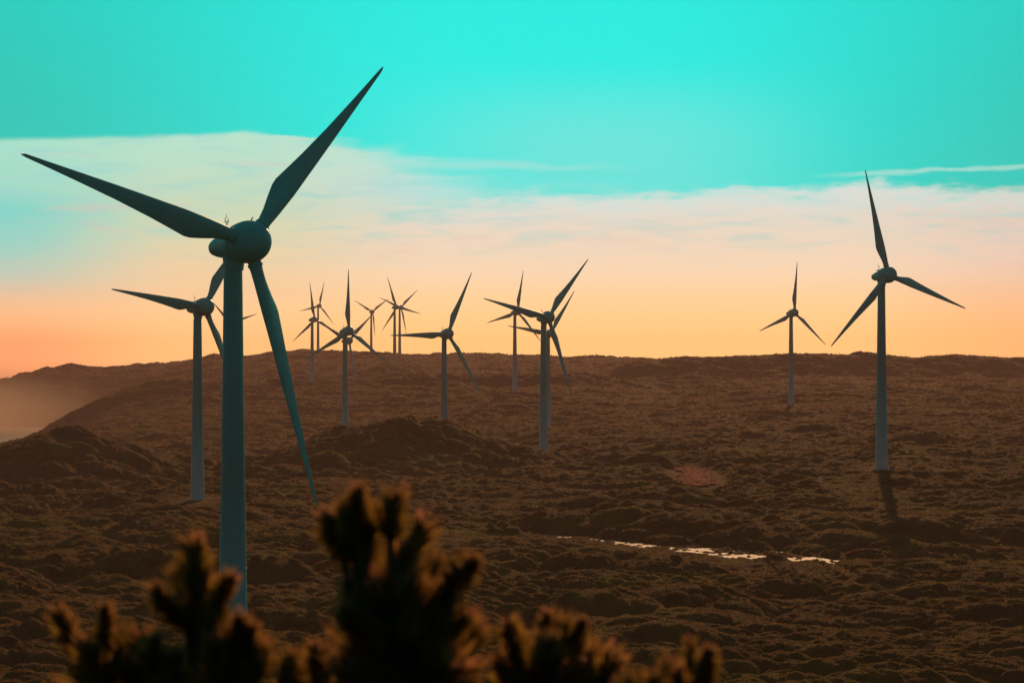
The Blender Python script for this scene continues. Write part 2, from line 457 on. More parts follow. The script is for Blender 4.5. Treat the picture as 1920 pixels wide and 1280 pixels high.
# ------------------------------------------------------------------ materials: ground
def heath_material():
    m, g, bs = mat_new('heath')
    geo = g.n('ShaderNodeNewGeometry')
    pos = geo.outputs['Position']
    n1 = g.noise(pos, 0.018, 4, 0.6)
    n2 = g.noise(pos, 0.22, 5, 0.65)
    n3 = g.noise(pos, 1.6, 4, 0.7)
    c = g.ramp(n2, [(0.28, (0.024, 0.012, 0.004, 1)), (0.48, (0.065, 0.031, 0.007, 1)), (0.62, (0.14, 0.067, 0.012, 1)), (0.8, (0.24, 0.12, 0.018, 1))])
    c = g.mix(g.smooth(n1, 0.42, 0.62, 0.0, 0.55), c, (0.11, 0.045, 0.018, 1))
    c = g.mix(g.smooth(n3, 0.35, 0.7, 0.0, 0.6), c, g.mix(0.5, c, (0.02, 0.016, 0.010, 1)))
    c = g.mix(g.smooth(g.noise(pos, 0.035, 3, 0.6), 0.5, 0.62, 0.0, 0.6), c, (0.105, 0.066, 0.009, 1))
    g.link(c, bs.inputs['Base Color'])
    bs.inputs['Roughness'].default_value = 0.95
    bs.inputs['Specular IOR Level'].default_value = 0.007
    bs.inputs['Sheen Weight'].default_value = 0.0
    bs.inputs['Sheen Roughness'].default_value = 0.45
    bs.inputs['Sheen Tint'].default_value = (0.95, 0.62, 0.25, 1)
    bp = g.n('ShaderNodeBump')
    bp.inputs['Strength'].default_value = 0.9
    bp.inputs['Distance'].default_value = 0.5
    hn = g.math('ADD', g.math('MULTIPLY', n3, 0.6), g.math('MULTIPLY', g.noise(pos, 5.0, 3, 0.7), 0.4))
    g.link(hn, bp.inputs['Height'])
    g.link(bp.outputs[0], bs.inputs['Normal'])
    return m
M_HEATH = heath_material()

# ------------------------------------------------------------------ the ground sheet
def build_ground():
    # columns by bearing, rows by distance: finest where the heath is seen, coarse beyond
    us = np.concatenate([np.linspace(-1900, -260, 60, endpoint=False), np.linspace(-260, 2180, 1220), np.linspace(2180, 3800, 61)[1:]])
    ys = [60.0]
    Y = 60.0
    while Y < 3640:
        if Y < 320: st = 4.0
        elif Y < 1500: st = 0.32 + (Y - 320) * 0.0011
        elif Y < 3150: st = 1.7 + (Y - 1500) * 0.0016
        else: st = 25
        Y += st; ys.append(Y)
    ys = np.array(ys)
    UU, YY = np.meshgrid(us, ys)
    XX = (UU - 960) / F * YY
    ZZ = ground_z(XX, YY)
    V = np.stack([XX, YY, ZZ], -1)
    o = grid_mesh('ground', V, M_HEATH)
    tag(o, 'brown heath-covered dunes rolling back to the far ridge', 'ground', kind='structure')
    # the knoll the photographer stands on
    xs = np.linspace(-60, 60, 90); y2 = np.concatenate([np.linspace(-60, 60.0, 90)])
    A, B = np.meshgrid(xs, y2)
    zz = ground_z(A, B)
    # outer rim follows the fan's first row
    V = np.stack([A, B, zz - 0.004], -1)
    k = grid_mesh('knoll', V, M_HEATH)
    tag(k, 'scrubby knoll under the foreground shrubs', 'knoll', kind='structure')
    return o
build_ground()

def build_scrub():
    """leafy spray standing all over the heath"""
    m, g, bs = mat_new('scrub_leaf')
    geo = g.n('ShaderNodeNewGeometry')
    n1 = g.noise(geo.outputs['Position'], 0.02, 4, 0.6)
    n2 = g.noise(geo.outputs['Position'], 0.25, 4, 0.65)
    rnd = g.n('ShaderNodeAttribute', attribute_name='tone').outputs['Fac']
    c = g.ramp(g.math('ADD', g.math('MULTIPLY', n2, 0.75), g.math('MULTIPLY', rnd, 0.3)), [(0.3, (0.032, 0.016, 0.005, 1)), (0.55, (0.115, 0.060, 0.010, 1)), (0.8, (0.34, 0.20, 0.024, 1))])
    c = g.mix(g.smooth(n1, 0.42, 0.62, 0.0, 0.5), c, (0.125, 0.050, 0.02, 1))
    c = g.mix(g.smooth(g.noise(geo.outputs['Position'], 0.035, 3, 0.6), 0.5, 0.62, 0.0, 0.6), c, (0.15, 0.098, 0.011, 1))
    g.link(c, bs.inputs['Base Color']); bs.inputs['Roughness'].default_value = 0.8; bs.inputs['Specular IOR Level'].default_value = 0.0
    tr = g.n('ShaderNodeBsdfTranslucent'); g.link(c, tr.inputs[0])
    mx = g.n('ShaderNodeMixShader'); mx.inputs[0].default_value = 0.4
    out = m.node_tree.nodes['Material Output']
    g.link(bs.outputs[0], mx.inputs[1]); g.link(tr.outputs[0], mx.inputs[2]); g.link(mx.outputs[0], out.inputs[0])
    N = 620000
    u = rng.uniform(-140, 2060, N)
    # even cover as the land is seen, from 320 m out to the ridge
    q = rng.random(N)
    Y = 1.0 / ((1 - q) / 318.0 + q / 2300.0)
    far = rng.random(N) < 0.22
    Y = np.where(far, rng.uniform(1500, 3120, N), Y)
    X = (u - 960) / F * Y
    c_ = calm(X, Y)
    dc, wd, on = creek_dist(X, Y)
    ok = rng.random(N) < np.where(c_ > 0.3, 1.0, c_ + np.where(on & (np.abs(dc) < wd * 1.15), 0.0, 0.25))
    for nm, qd in PATCHES:
        px_, py_ = patch_centre(qd)
        ok &= np.hypot((X - px_) / 6.5, (Y - py_) / 42.0) > 1
    X, Y = X[ok], Y[ok]; n = len(X)
    Z = ground_z(X, Y)
    s = Y * 0.00050 * (0.35 + 0.9 * rng.random(n))
    nrm = rng.standard_normal((n, 3)); nrm[:, 2] += 0.8
    nrm /= np.linalg.norm(nrm, axis=1)[:, None]
    a = np.cross(nrm, rng.standard_normal((n, 3))); a /= np.linalg.norm(a, axis=1)[:, None]
    b = np.cross(nrm, a)
    P = np.stack([X, Y, Z + s * 0.25], -1)
    A = a * (s * 0.85)[:, None]; B = b * (s * 0.45)[:, None]
    V = np.stack([P - A, P - B, P + A, P + B], 1).reshape(-1, 3)
    me = bpy.data.meshes.new('heath_scrub')
    me.vertices.add(n * 4); me.vertices.foreach_set('co', V.reshape(-1).astype(np.float32))
    me.loops.add(n * 4); me.loops.foreach_set('vertex_index', np.arange(n * 4, dtype=np.int32))
    me.polygons.add(n); me.polygons.foreach_set('loop_start', (np.arange(n) * 4).astype(np.int32))
    me.update(calc_edges=True)
    t = me.attributes.new('tone', 'FLOAT', 'POINT')
    t.data.foreach_set('value', np.repeat(rng.random(n), 4).astype(np.float32))
    me.materials.append(m)
    o = bpy.data.objects.new('heath_scrub', me); col.objects.link(o)
    tag(o, 'low brown and olive scrub covering the dunes', 'scrub', kind='stuff')
build_scrub()

# sea in the bay on the left
def build_sea():
    m, g, bs = mat_new('sea_water')
    bs.inputs['Base Color'].default_value = (0.25, 0.15, 0.10, 1); bs.inputs['IOR'].default_value = 1.1
    bs.inputs['Roughness'].default_value = 0.6
    geo = g.n('ShaderNodeNewGeometry')
    bp = g.n('ShaderNodeBump'); bp.inputs['Strength'].default_value = 0.12; bp.inputs['Distance'].default_value = 0.6
    g.link(g.noise(geo.outputs['Position'], 0.08, 4, 0.6), bp.inputs['Height']); g.link(bp.outputs[0], bs.inputs['Normal'])
    s = 2500
    o = mesh_obj('sea', [(-s, 0, -60), (s, 0, -60), (s, 3700, -60), (-s, 3700, -60)], [(0, 1, 2, 3)], m, smooth=False)
    tag(o, 'hazy sea below the headland at the left edge', 'sea', kind='structure')
build_sea()

# ------------------------------------------------------------------ creek water, wet stones, bare tracks
def build_creek():
    m, g, bs = mat_new('creek_water')
    geo = g.n('ShaderNodeNewGeometry')
    bs.inputs['Base Color'].default_value = (0.10, 0.07, 0.05, 1)
    bs.inputs['Roughness'].default_value = 0.6; bs.inputs['IOR'].default_value = 1.3; bs.inputs['Specular IOR Level'].default_value = 0.03
    bp = g.n('ShaderNodeBump'); bp.inputs['Strength'].default_value = 0.8; bp.inputs['Distance'].default_value = 0.3
    g.link(g.noise(geo.outputs['Position'], 1.4, 4, 0.7), bp.inputs['Height']); g.link(bp.outputs[0], bs.inputs['Normal'])
    xs = np.linspace(CP[0][0], CP[-1][0], 700)
    cyv = np.interp(xs, [p[0] for p in CP], [p[1] for p in CP]); wv = np.interp(xs, [p[0] for p in CP], [p[2] for p in CP])
    rows = []
    for t in np.linspace(-1, 1, 14):
        ww = wv * (1.0 + 0.7 * fbm(xs / 3.0, xs * 0 + (5 if t > 0 else 90), 41, 3)) * 1.5 + 1.5
        rows.append(np.stack([xs, cyv + t * ww + 2.0 * fbm(xs / 6, xs * 0, 44, 3), np.full_like(xs, WZ + 0.19)], -1))
    o = grid_mesh('creek', np.array(rows), m)
    tag(o, 'shallow creek glinting gold among the heath', 'creek', kind='structure')
build_creek()

def hit(px, py, Y0=340.0, Y1=3300.0):
    """distance at which the sight line through a measured point meets the land"""
    Y = np.arange(Y0, Y1, 1.5)
    z = land(( px - 960) / F * Y, Y)
    line = -(py - HZ) / F * Y
    k = np.nonzero(z >= line)[0]
    return float(Y[k[0]]) if len(k) else Y1

def drape(name, quad, mat, zguess, nx=14, ny=40, lift=0.12, rag=0.18):
    """bare ground laid over the land: a ragged-edged sheet"""
    P = []
    for px, py in quad:
        Y = (zguess * F / (py - HZ)) if zguess else hit(px, py); P.append(((px - 960) / F * Y, Y))
    V = np.zeros((ny, nx, 3))
    for j in range(ny):
        t = j / (ny - 1)
        l = (P[0][0] * (1 - t) + P[3][0] * t, P[0][1] * (1 - t) + P[3][1] * t)
        r = (P[1][0] * (1 - t) + P[2][0] * t, P[1][1] * (1 - t) + P[2][1] * t)
        ra = rag * (hash2(np.array(j // 3), np.array(1), 5) - 0.5); rb = rag * (hash2(np.array(j // 2), np.array(2), 6) - 0.5)
        for i in range(nx):
            s = i / (nx - 1); s = s * (1 - ra - rb) + ra
            V[j, i, 0] = l[0] * (1 - s) + r[0] * s; V[j, i, 1] = l[1] * (1 - s) + r[1] * s
    V[..., 2] = ground_z(V[..., 0], V[..., 1]) + lift
    return grid_mesh(name, V, mat)

def sand_material(name, c0, c1):
    m, g, bs = mat_new(name)
    geo = g.n('ShaderNodeNewGeometry')
    mp = g.n('ShaderNodeMapping'); mp.inputs['Scale'].default_value = (1.0, 0.12, 1.0); g.link(geo.outputs['Position'], mp.inputs[0])
    n = g.noise(mp.outputs[0], 1.1, 6, 0.7)
    g.link(g.ramp(n, [(0.38, c0), (0.62, c1)]), bs.inputs['Base Color'])
    bs.inputs['Roughness'].default_value = 1.0; bs.inputs['Specular IOR Level'].default_value = 0.0
    bp = g.n('ShaderNodeBump'); bp.inputs['Distance'].default_value = 0.2
    g.link(n, bp.inputs['Height']); g.link(bp.outputs[0], bs.inputs['Normal'])
    return m
M_RED = sand_material('red_earth', (0.10, 0.038, 0.026, 1), (0.40, 0.16, 0.11, 1))
M_SAND = sand_material('pale_sand', (0.12, 0.085, 0.065, 1), (0.24, 0.17, 0.13, 1))
tag(drape('bare_earth', PATCHES[0][1], M_RED, 35.4, lift=0.6, rag=0.45), 'reddish bare earth clearing right of centre', 'clearing', kind='structure')
for q in ([(484, 716), (500, 716), (506, 720), (488, 719)], [(500, 717.5), (540, 721), (540, 723), (500, 719.5)], [(540, 721), (585, 723), (585, 724.5), (540, 723)], [(340, 713), (345, 713), (340, 727), (336, 727)],
          [(757, 683), (772, 684), (772, 686), (757, 685)], [(722, 704), (732, 705), (731, 708), (722, 707)], [(1700, 886), (1722, 886), (1720, 890), (1702, 890)], [(386, 858), (410, 857), (408, 862), (386, 862)],
          [(632, 667), (640, 667), (640, 669), (632, 669)], [(707, 677), (716, 676), (716, 679), (708, 679)]):
    o = drape('sand_track', q, M_SAND, None, nx=8, ny=10, lift=0.7 if q[0][1] > 800 else 2.2)
    tag(o, kind='structure')

# ------------------------------------------------------------------ wind turbines
def hazed_tower_paint():
    m, g, bs = mat_new('hazed_tower_paint')
    tcn = g.n('ShaderNodeTexCoord'); s = g.n('ShaderNodeSeparateXYZ'); g.link(tcn.outputs['Object'], s.inputs[0])
    # teal paint; low haze over the foot is painted in as paler grey
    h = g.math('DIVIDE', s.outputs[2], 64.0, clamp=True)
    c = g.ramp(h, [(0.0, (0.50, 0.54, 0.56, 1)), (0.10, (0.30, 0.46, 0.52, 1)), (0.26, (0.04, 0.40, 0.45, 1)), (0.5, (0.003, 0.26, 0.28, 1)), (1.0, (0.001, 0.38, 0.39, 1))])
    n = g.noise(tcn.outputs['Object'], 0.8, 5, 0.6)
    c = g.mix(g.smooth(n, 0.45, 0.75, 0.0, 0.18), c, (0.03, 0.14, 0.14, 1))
    g.link(c, bs.inputs['Base Color'])
    bs.inputs['Roughness'].default_value = 0.5; bs.inputs['Specular IOR Level'].default_value = 0.15
    return m
def rotor_paint():
    m, g, bs = mat_new('rotor_paint')
    tcn = g.n('ShaderNodeTexCoord')
    n = g.noise(tcn.outputs['Object'], 0.6, 5, 0.6)
    c = g.mix(g.smooth(n, 0.4, 0.75), (0.001, 0.42, 0.43, 1), (0.001, 0.33, 0.35, 1))
    g.link(c, bs.inputs['Base Color'])
    bs.inputs['Roughness'].default_value = 0.45; bs.inputs['Specular IOR Level'].default_value = 0.2
    return m
M_TOWER, M_ROTOR = hazed_tower_paint(), rotor_paint()
M_DARK, _g, _b = mat_new('dark_metal'); _b.inputs['Base Color'].default_value = (0.03, 0.03, 0.03, 1); _b.inputs['Roughness'].default_value = 0.5
M_PALE, _g, _b = mat_new('pale_panel'); _b.inputs['Base Color'].default_value = (0.2, 0.18, 0.16, 1); _b.inputs['Roughness'].default_value = 1.0; _b.inputs['Specular IOR Level'].default_value = 0.0
M_SEAM, _g, _b = mat_new('seam'); _b.inputs['Base Color'].default_value = (0.012, 0.07, 0.075, 1); _b.inputs['Roughness'].default_value = 0.6

def lathe(prof, n=40, M=None):
    """prof: (radius, z) list -> verts, faces around local Z"""
    V, Fc = [], []
    for r, z in prof:
        for k in range(n):
            t = 2 * pi * k / n
            V.append(Vector((r * cos(t), r * sin(t), z)))
    for i in range(len(prof) - 1):
        for k in range(n):
            a = i * n + k; b = i * n + (k + 1) % n
            Fc.append((a, b, b + n, a + n))
    Fc.append(tuple(range(n - 1, -1, -1)))
    Fc.append(tuple((len(prof) - 1) * n + k for k in range(n)))
    if M is not None:
        V = [M @ v for v in V]
    return V, Fc

def join(*parts):
    V, Fc = [], []
    for v, f in parts:
        o = len(V); V += list(v); Fc += [tuple(i + o for i in q) for q in f]
    return V, Fc

def tube(pts, r, n=6):
    V, Fc = [], []
    for i, p in enumerate(pts):
        p = Vector(p)
        d = (Vector(pts[min(i + 1, len(pts) - 1)]) - Vector(pts[max(i - 1, 0)])).normalized()
        a = d.cross(Vector((0.31, 0.93, 0.17))).normalized(); b = d.cross(a)
        rr = r[i] if isinstance(r, (list, tuple)) else r
        for k in range(n):
            t = 2 * pi * k / n
            V.append(p + a * (rr * cos(t)) + b * (rr * sin(t)))
    for i in range(len(pts) - 1):
        for k in range(n):
            a_ = i * n + k; b_ = i * n + (k + 1) % n
            Fc.append((a_, b_, b_ + n, a_ + n))
    Fc.append(tuple(range(n - 1, -1, -1))); Fc.append(tuple((len(pts) - 1) * n + k for k in range(n)))
    return V, Fc

def box(c, s):
    x, y, z = c; a, b, d = s[0] / 2, s[1] / 2, s[2] / 2
    V = [Vector((x + i * a, y + j * b, z + k * d)) for k in (-1, 1) for j in (-1, 1) for i in (-1, 1)]
    return V, [(0, 2, 3, 1), (4, 5, 7, 6), (0, 1, 5, 4), (2, 6, 7, 3), (0, 4, 6, 2), (1, 3, 7, 5)]

HUB_R = 2.72
# tower: local z from 0 (foot) to TH (collar under the nacelle)
TH = 61.2
def tower_mesh():
    prof = []
    for i in range(33):
        t = i / 32
        z = -6 + (TH + 4.6 - 1.2) * t - 0
        h = max(z, 0) / TH
        r = 2.08 - 0.92 * h - 0.10 * (h * (1 - h)) * 2
        prof.append((r, z))
    for zz in (20.5, 41.0):                       # flange rings between the sections
        h = zz / TH; r = 2.08 - 0.92 * h - 0.2 * h * (1 - h)
        prof += [(r + 0.002, zz - 0.10), (r + 0.035, zz - 0.09), (r + 0.033, zz + 0.09), (r - 0.001, zz + 0.10)]
    prof.sort(key=lambda q: q[1])
    return lathe(prof, 48)
def airfoil(ch, th, n=14):
    """closed section: x from leading edge 0 to trailing edge ch, y thickness"""
    up, lo = [], []
    for i in range(n + 1):
        x = 0.5 * (1 - cos(pi * i / n))
        y = 5 * th * (0.2969 * math.sqrt(x) - 0.126 * x - 0.3516 * x * x + 0.2843 * x ** 3 - 0.1036 * x ** 4)
        up.append((x * ch, y * ch)); lo.append((x * ch, -y * ch * 0.8))
    return up + lo[-2:0:-1]
def blade_mesh():
    """local: z out along the blade, x toward the trailing edge (in the rotor plane), y toward the wind"""
    N = 28
    V, Fc = [], []
    stations = []
    rs = [2.2, 2.9, 2.95, 3.25, 3.3, 4.2, 5.2, 6.4, 7.6, 8.8, 9.8, 11, 13, 15.5, 18, 21, 24, 27, 30, 32, 33.5, 34.4, 34.85, 35.0]
    for r in rs:
        if r <= 3.3:
            q = {2.2: 0.86, 2.9: 0.86, 2.95: 0.98, 3.25: 0.98, 3.3: 0.84}[r]
            le, te, th, beta, circ = -q, q, 1.0, 0.0, 1.0
        else:
            le = float(np.interp(r, [3.3, 6, 10, 20, 34.4, 35], [-0.80, -0.92, -0.98, -0.72, -0.20, 0.02]))
            te = float(np.interp(r, [3.3, 5.0, 7.0, 8.8, 9.8, 11, 15, 21, 28, 34.4, 35], [0.80, 1.12, 1.75, 2.22, 2.30, 2.15, 1.66, 1.10, 0.60, 0.22, 0.10]))
            th = float(np.interp(r, [3.3, 6, 10, 20, 35], [1.0, 0.6, 0.32, 0.2, 0.14]))
            beta = float(np.interp(r, [3.3, 10, 20, 35], [18, 13, 6, 1]))
            circ = float(np.interp(r, [3.3, 8.5], [1.0, 0.0]))
        ch = te - le
        af = airfoil(ch, th * 0.9 if th < 0.9 else 0.6, 14)
        ring = []
        for i, (x, y) in enumerate(af):
            ang = pi - 2 * pi * i / len(af)
            cxx = (le + te) / 2 + ch / 2 * cos(ang); cyy = ch / 2 * sin(ang) * (1.0 if r <= 3.3 else th)
            X = (le + x) * (1 - circ) + cxx * circ; Y = y * (1 - circ) + cyy * circ
            b = -R(beta)
            ring.append(Vector((X * cos(b) - Y * sin(b), X * sin(b) + Y * cos(b), r)))
        stations.append(ring)
    n = len(stations[0])
    for ring in stations: V += ring
    for i in range(len(stations) - 1):
        for k in range(n):
            a = i * n + k; b = i * n + (k + 1) % n
            Fc.append((a, b, b + n, a + n))
    Fc.append(tuple(range(n - 1, -1, -1))); Fc.append(tuple((len(stations) - 1) * n + k for k in range(n)))
    return V, Fc
def rev_axis(prof, n=48):
    """body of revolution about local Y: prof (radius, y) with y toward the wind"""
    V, Fc = lathe(prof, n)
    M = Matrix(((1, 0, 0, 0), (0, 0, 1, 0), (0, -1, 0, 0), (0, 0, 0, 1)))
    return [M @ v for v in V], Fc
def hub_mesh():
    prof = [(0.02, 3.05)]
    for i in range(1, 19):
        t = i / 18 * pi / 2
        prof.append((HUB_R * sin(t), 3.05 * cos(t)))
    prof += [(2.71, -0.45), (2.66, -0.95), (2.60, -1.32)]
    return rev_axis(prof)
def nacelle_mesh():
    prof = [(0.02, -1.15), (2.30, -1.15), (2.30, -1.50), (2.57, -1.52), (2.50, -1.9), (2.34, -2.6), (2.10, -3.4), (1.84, -4.2), (1.58, -5.0), (1.40, -5.8), (1.22, -6.5), (0.95, -7.2), (0.55, -7.7), (0.02, -7.9)]
    body = rev_axis(prof)
    neck = lathe([(1.22, -3.3), (1.22, -2.95), (1.25, -2.9), (1.30, -2.5), (1.42, -2.0), (1.40, -0.8)], 40, Matrix.Translation((0, -OVER, 0)))
    deck = box((0, -4.25, 2.0), (1.5, 1.9, 0.14))
    return join(body, neck, deck)
def vane_mesh():
    """hoop-shaped lightning cage with a wind vane and a lamp inside, on a stalk"""
    y0 = -4.35; parts = []
    parts.append(tube([(0, y0, 1.9), (0, y0, 2.95)], 0.055, 8))
    for q in range(2):
        for s in (-1, 1):
            pts = []
            for i in range(11):
                t = i / 10
                wdt = 0.34 * sin(pi * t) ** 0.7 * (1.15 - 0.5 * t) if 0 < t < 1 else 0
                pts.append((s * wdt, y0, 2.75 + 1.1 * t) if q == 0 else (0, y0 + s * wdt, 2.75 + 1.1 * t))
            parts.append(tube(pts, 0.02, 5))
    parts.append(tube([(0, y0, 3.8), (0, y0, 4.15)], 0.02, 5))
    parts.append(tube([(-0.24, y0, 3.12), (0.24, y0, 3.12)], 0.03, 6))
    parts.append(tube([(-0.24, y0, 3.05), (-0.24, y0, 3.28)], 0.05, 8))
    parts.append(tube([(0.24, y0, 3.05), (0.24, y0, 3.24)], 0.06, 8))
    parts.append(tube([(0, y0, 2.95), (0, y0, 3.22)], 0.05, 8))
    return join(*parts)

LABEL = {
    'A': 'nearest and largest teal turbine, its foot hidden by the foreground shrub',
    'B': 'mid-sized turbine just left of the largest tower, standing on brown heath',
    'C': 'far turbine hidden behind the largest tower, one blade tip showing right of it',
    'D': 'hazy turbine on the far slope, between the largest tower and the straight-up rotor',
    'E': 'small distant turbine rising behind the ridge, close behind the left tower of the far-left pair',
    'F': 'turbine with one blade straight up, tower sinking behind the left shoulder of the central mound',
    'G': 'turbine mostly hidden behind the straight-up rotor over the mound, one blade hanging down',
    'H': 'small distant turbine shaped like a Y, hub above the skyline between two groups',
    'I': 'left tower of the distant overlapping pair on the skyline, foot on the ridge slope',
    'J': 'right tower of the distant overlapping pair on the skyline, one blade pointing up right',
    'K': 'turbine behind the right shoulder of the central mound, one blade level to the left',
    'L': 'hazy turbine behind the level blade of a nearer one, pale foot before the middle ridge',
    'M': 'dark turbine right of the central mound, blade reaching up right, overlapping a fainter rotor',
    'N': 'fainter turbine almost hidden behind the dark tower right of the central mound',
    'O': 'smaller of the two turbines standing apart at right, one blade straight up',
    'P': 'larger turbine standing apart at right, tall tower with its shadow on the heath',
}
protos = {}
def part(kind, fn, mat, parent, M):
    if kind not in protos:
        v, f = fn()
        o = mesh_obj(kind, v, f, mat)
        me = o.data
        col.objects.unlink(o); bpy.data.objects.remove(o)
        try:
            me.set_sharp_from_angle(angle=R(38))
        except Exception:
            pass
        protos[kind] = me
    o = bpy.data.objects.new(kind, protos[kind])
    col.objects.link(o)
    o.parent = parent
    o.matrix_local = M
    return o
def seam_mesh():
    return rev_axis([(2.50, -1.33), (2.56, -1.33), (2.56, -1.43), (2.50, -1.43)], 48)

for k, (D, hx, hy, yaw, ph, by) in TURB.items():
    C = at(hx, hy, D)
    a = axis_of(yaw)
    fx, fy, fz = FEET[k]
    top = C.z - OVER * sin(TILT) - 3.25          # tower meets the nacelle neck here
    root = empty('wind_turbine', (fx, fy, fz), R(yaw))
    tag(root, LABEL[k], 'wind turbine', 'wind turbines of the wind farm')
    # local frame: -Y faces the wind once turned by yaw, so local Y' = -Y
    hub_local = Vector((0, -OVER * cos(TILT), C.z - fz))
    base = Matrix.Translation(hub_local) @ Matrix.Rotation(pi, 4, 'Z') @ Matrix.Rotation(TILT, 4, 'X')
    zs = (top - fz) / (TH - 3.0 + 0.4)
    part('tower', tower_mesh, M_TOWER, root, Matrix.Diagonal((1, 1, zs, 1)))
    part('nacelle', nacelle_mesh, M_ROTOR, root, base)
    hub = part('hub', hub_mesh, M_ROTOR, root, base)
    if D < 2000:
        part('wind_vane', vane_mesh, M_DARK, root, base)
    for i in range(3):
        t = R(ph - 120 * i)
        # in-plane directions seen from the wind side: right = r, up = u
        r = Vector((-1, 0, 0)); u = Vector((0, 0, 1))
        out = r * cos(t) + u * sin(t)
        trail = -r * sin(t) + u * cos(t)
        Mb = Matrix((trail, Vector((0, 1, 0)), out)).transposed().to_4x4()
        part('blade', blade_mesh, M_ROTOR, root, base @ Mb)

# transformer kiosks by two of the towers
def kiosk(px, Y, label, s=1.0):
    x = (px - 960) / F * Y
    z = float(ground_z(np.array([x]), np.array([Y]))[0])
    root = empty('transformer_kiosk', (x, Y, z), R(12))
    tag(root, label, 'transformer kiosk', 'transformer kiosks beside towers')
    mesh_obj('cabinet', *box((0, 0, 0.8 * s), (2.0 * s, 1.6 * s, 2.4 * s)), M_PALE, root, smooth=False)
    v, f = box((0, 0, 2.08 * s), (2.3 * s, 1.9 * s, 0.16 * s)); mesh_obj('roof', v, f, M_PALE, root, smooth=False)
    v, f = box((0.45 * s, -0.83 * s, 0.95 * s), (0.8 * s, 0.06, 1.8 * s)); mesh_obj('door', v, f, M_PALE, root, smooth=False)
kiosk(1673, 786, 'small pale transformer kiosk touching the right side of the large right-hand tower', 0.7)
kiosk(1038, 1560, 'pale transformer kiosk half behind the dark tower right of the central mound', 1.6)

# ------------------------------------------------------------------ foreground shrubs
def leaf_material():
    m, g, bs = mat_new('woolly_leaf')
    at_ = g.n('ShaderNodeAttribute', attribute_name='tip')
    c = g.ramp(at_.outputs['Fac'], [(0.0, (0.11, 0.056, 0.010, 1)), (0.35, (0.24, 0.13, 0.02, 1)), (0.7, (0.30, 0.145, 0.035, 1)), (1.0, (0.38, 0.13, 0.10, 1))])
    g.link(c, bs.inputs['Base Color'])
    bs.inputs['Roughness'].default_value = 0.65; bs.inputs['Specular IOR Level'].default_value = 0.08
    tr = g.n('ShaderNodeBsdfTranslucent'); g.link(c, tr.inputs[0])
    mx = g.n('ShaderNodeMixShader'); mx.inputs[0].default_value = 0.65
    out = m.node_tree.nodes['Material Output']
    g.link(bs.outputs[0], mx.inputs[1]); g.link(tr.outputs[0], mx.inputs[2]); g.link(mx.outputs[0], out.inputs[0])
    return m
M_LEAF = leaf_material()
M_BARK, _g, _b = mat_new('bark'); _b.inputs['Base Color'].default_value = (0.03, 0.02, 0.012, 1); _b.inputs['Roughness'].default_value = 0.9
M_FLOWER, _g, _b = mat_new('red_petal'); _b.inputs['Base Color'].default_value = (0.75, 0.06, 0.02, 1); _b.inputs['Roughness'].default_value = 0.5

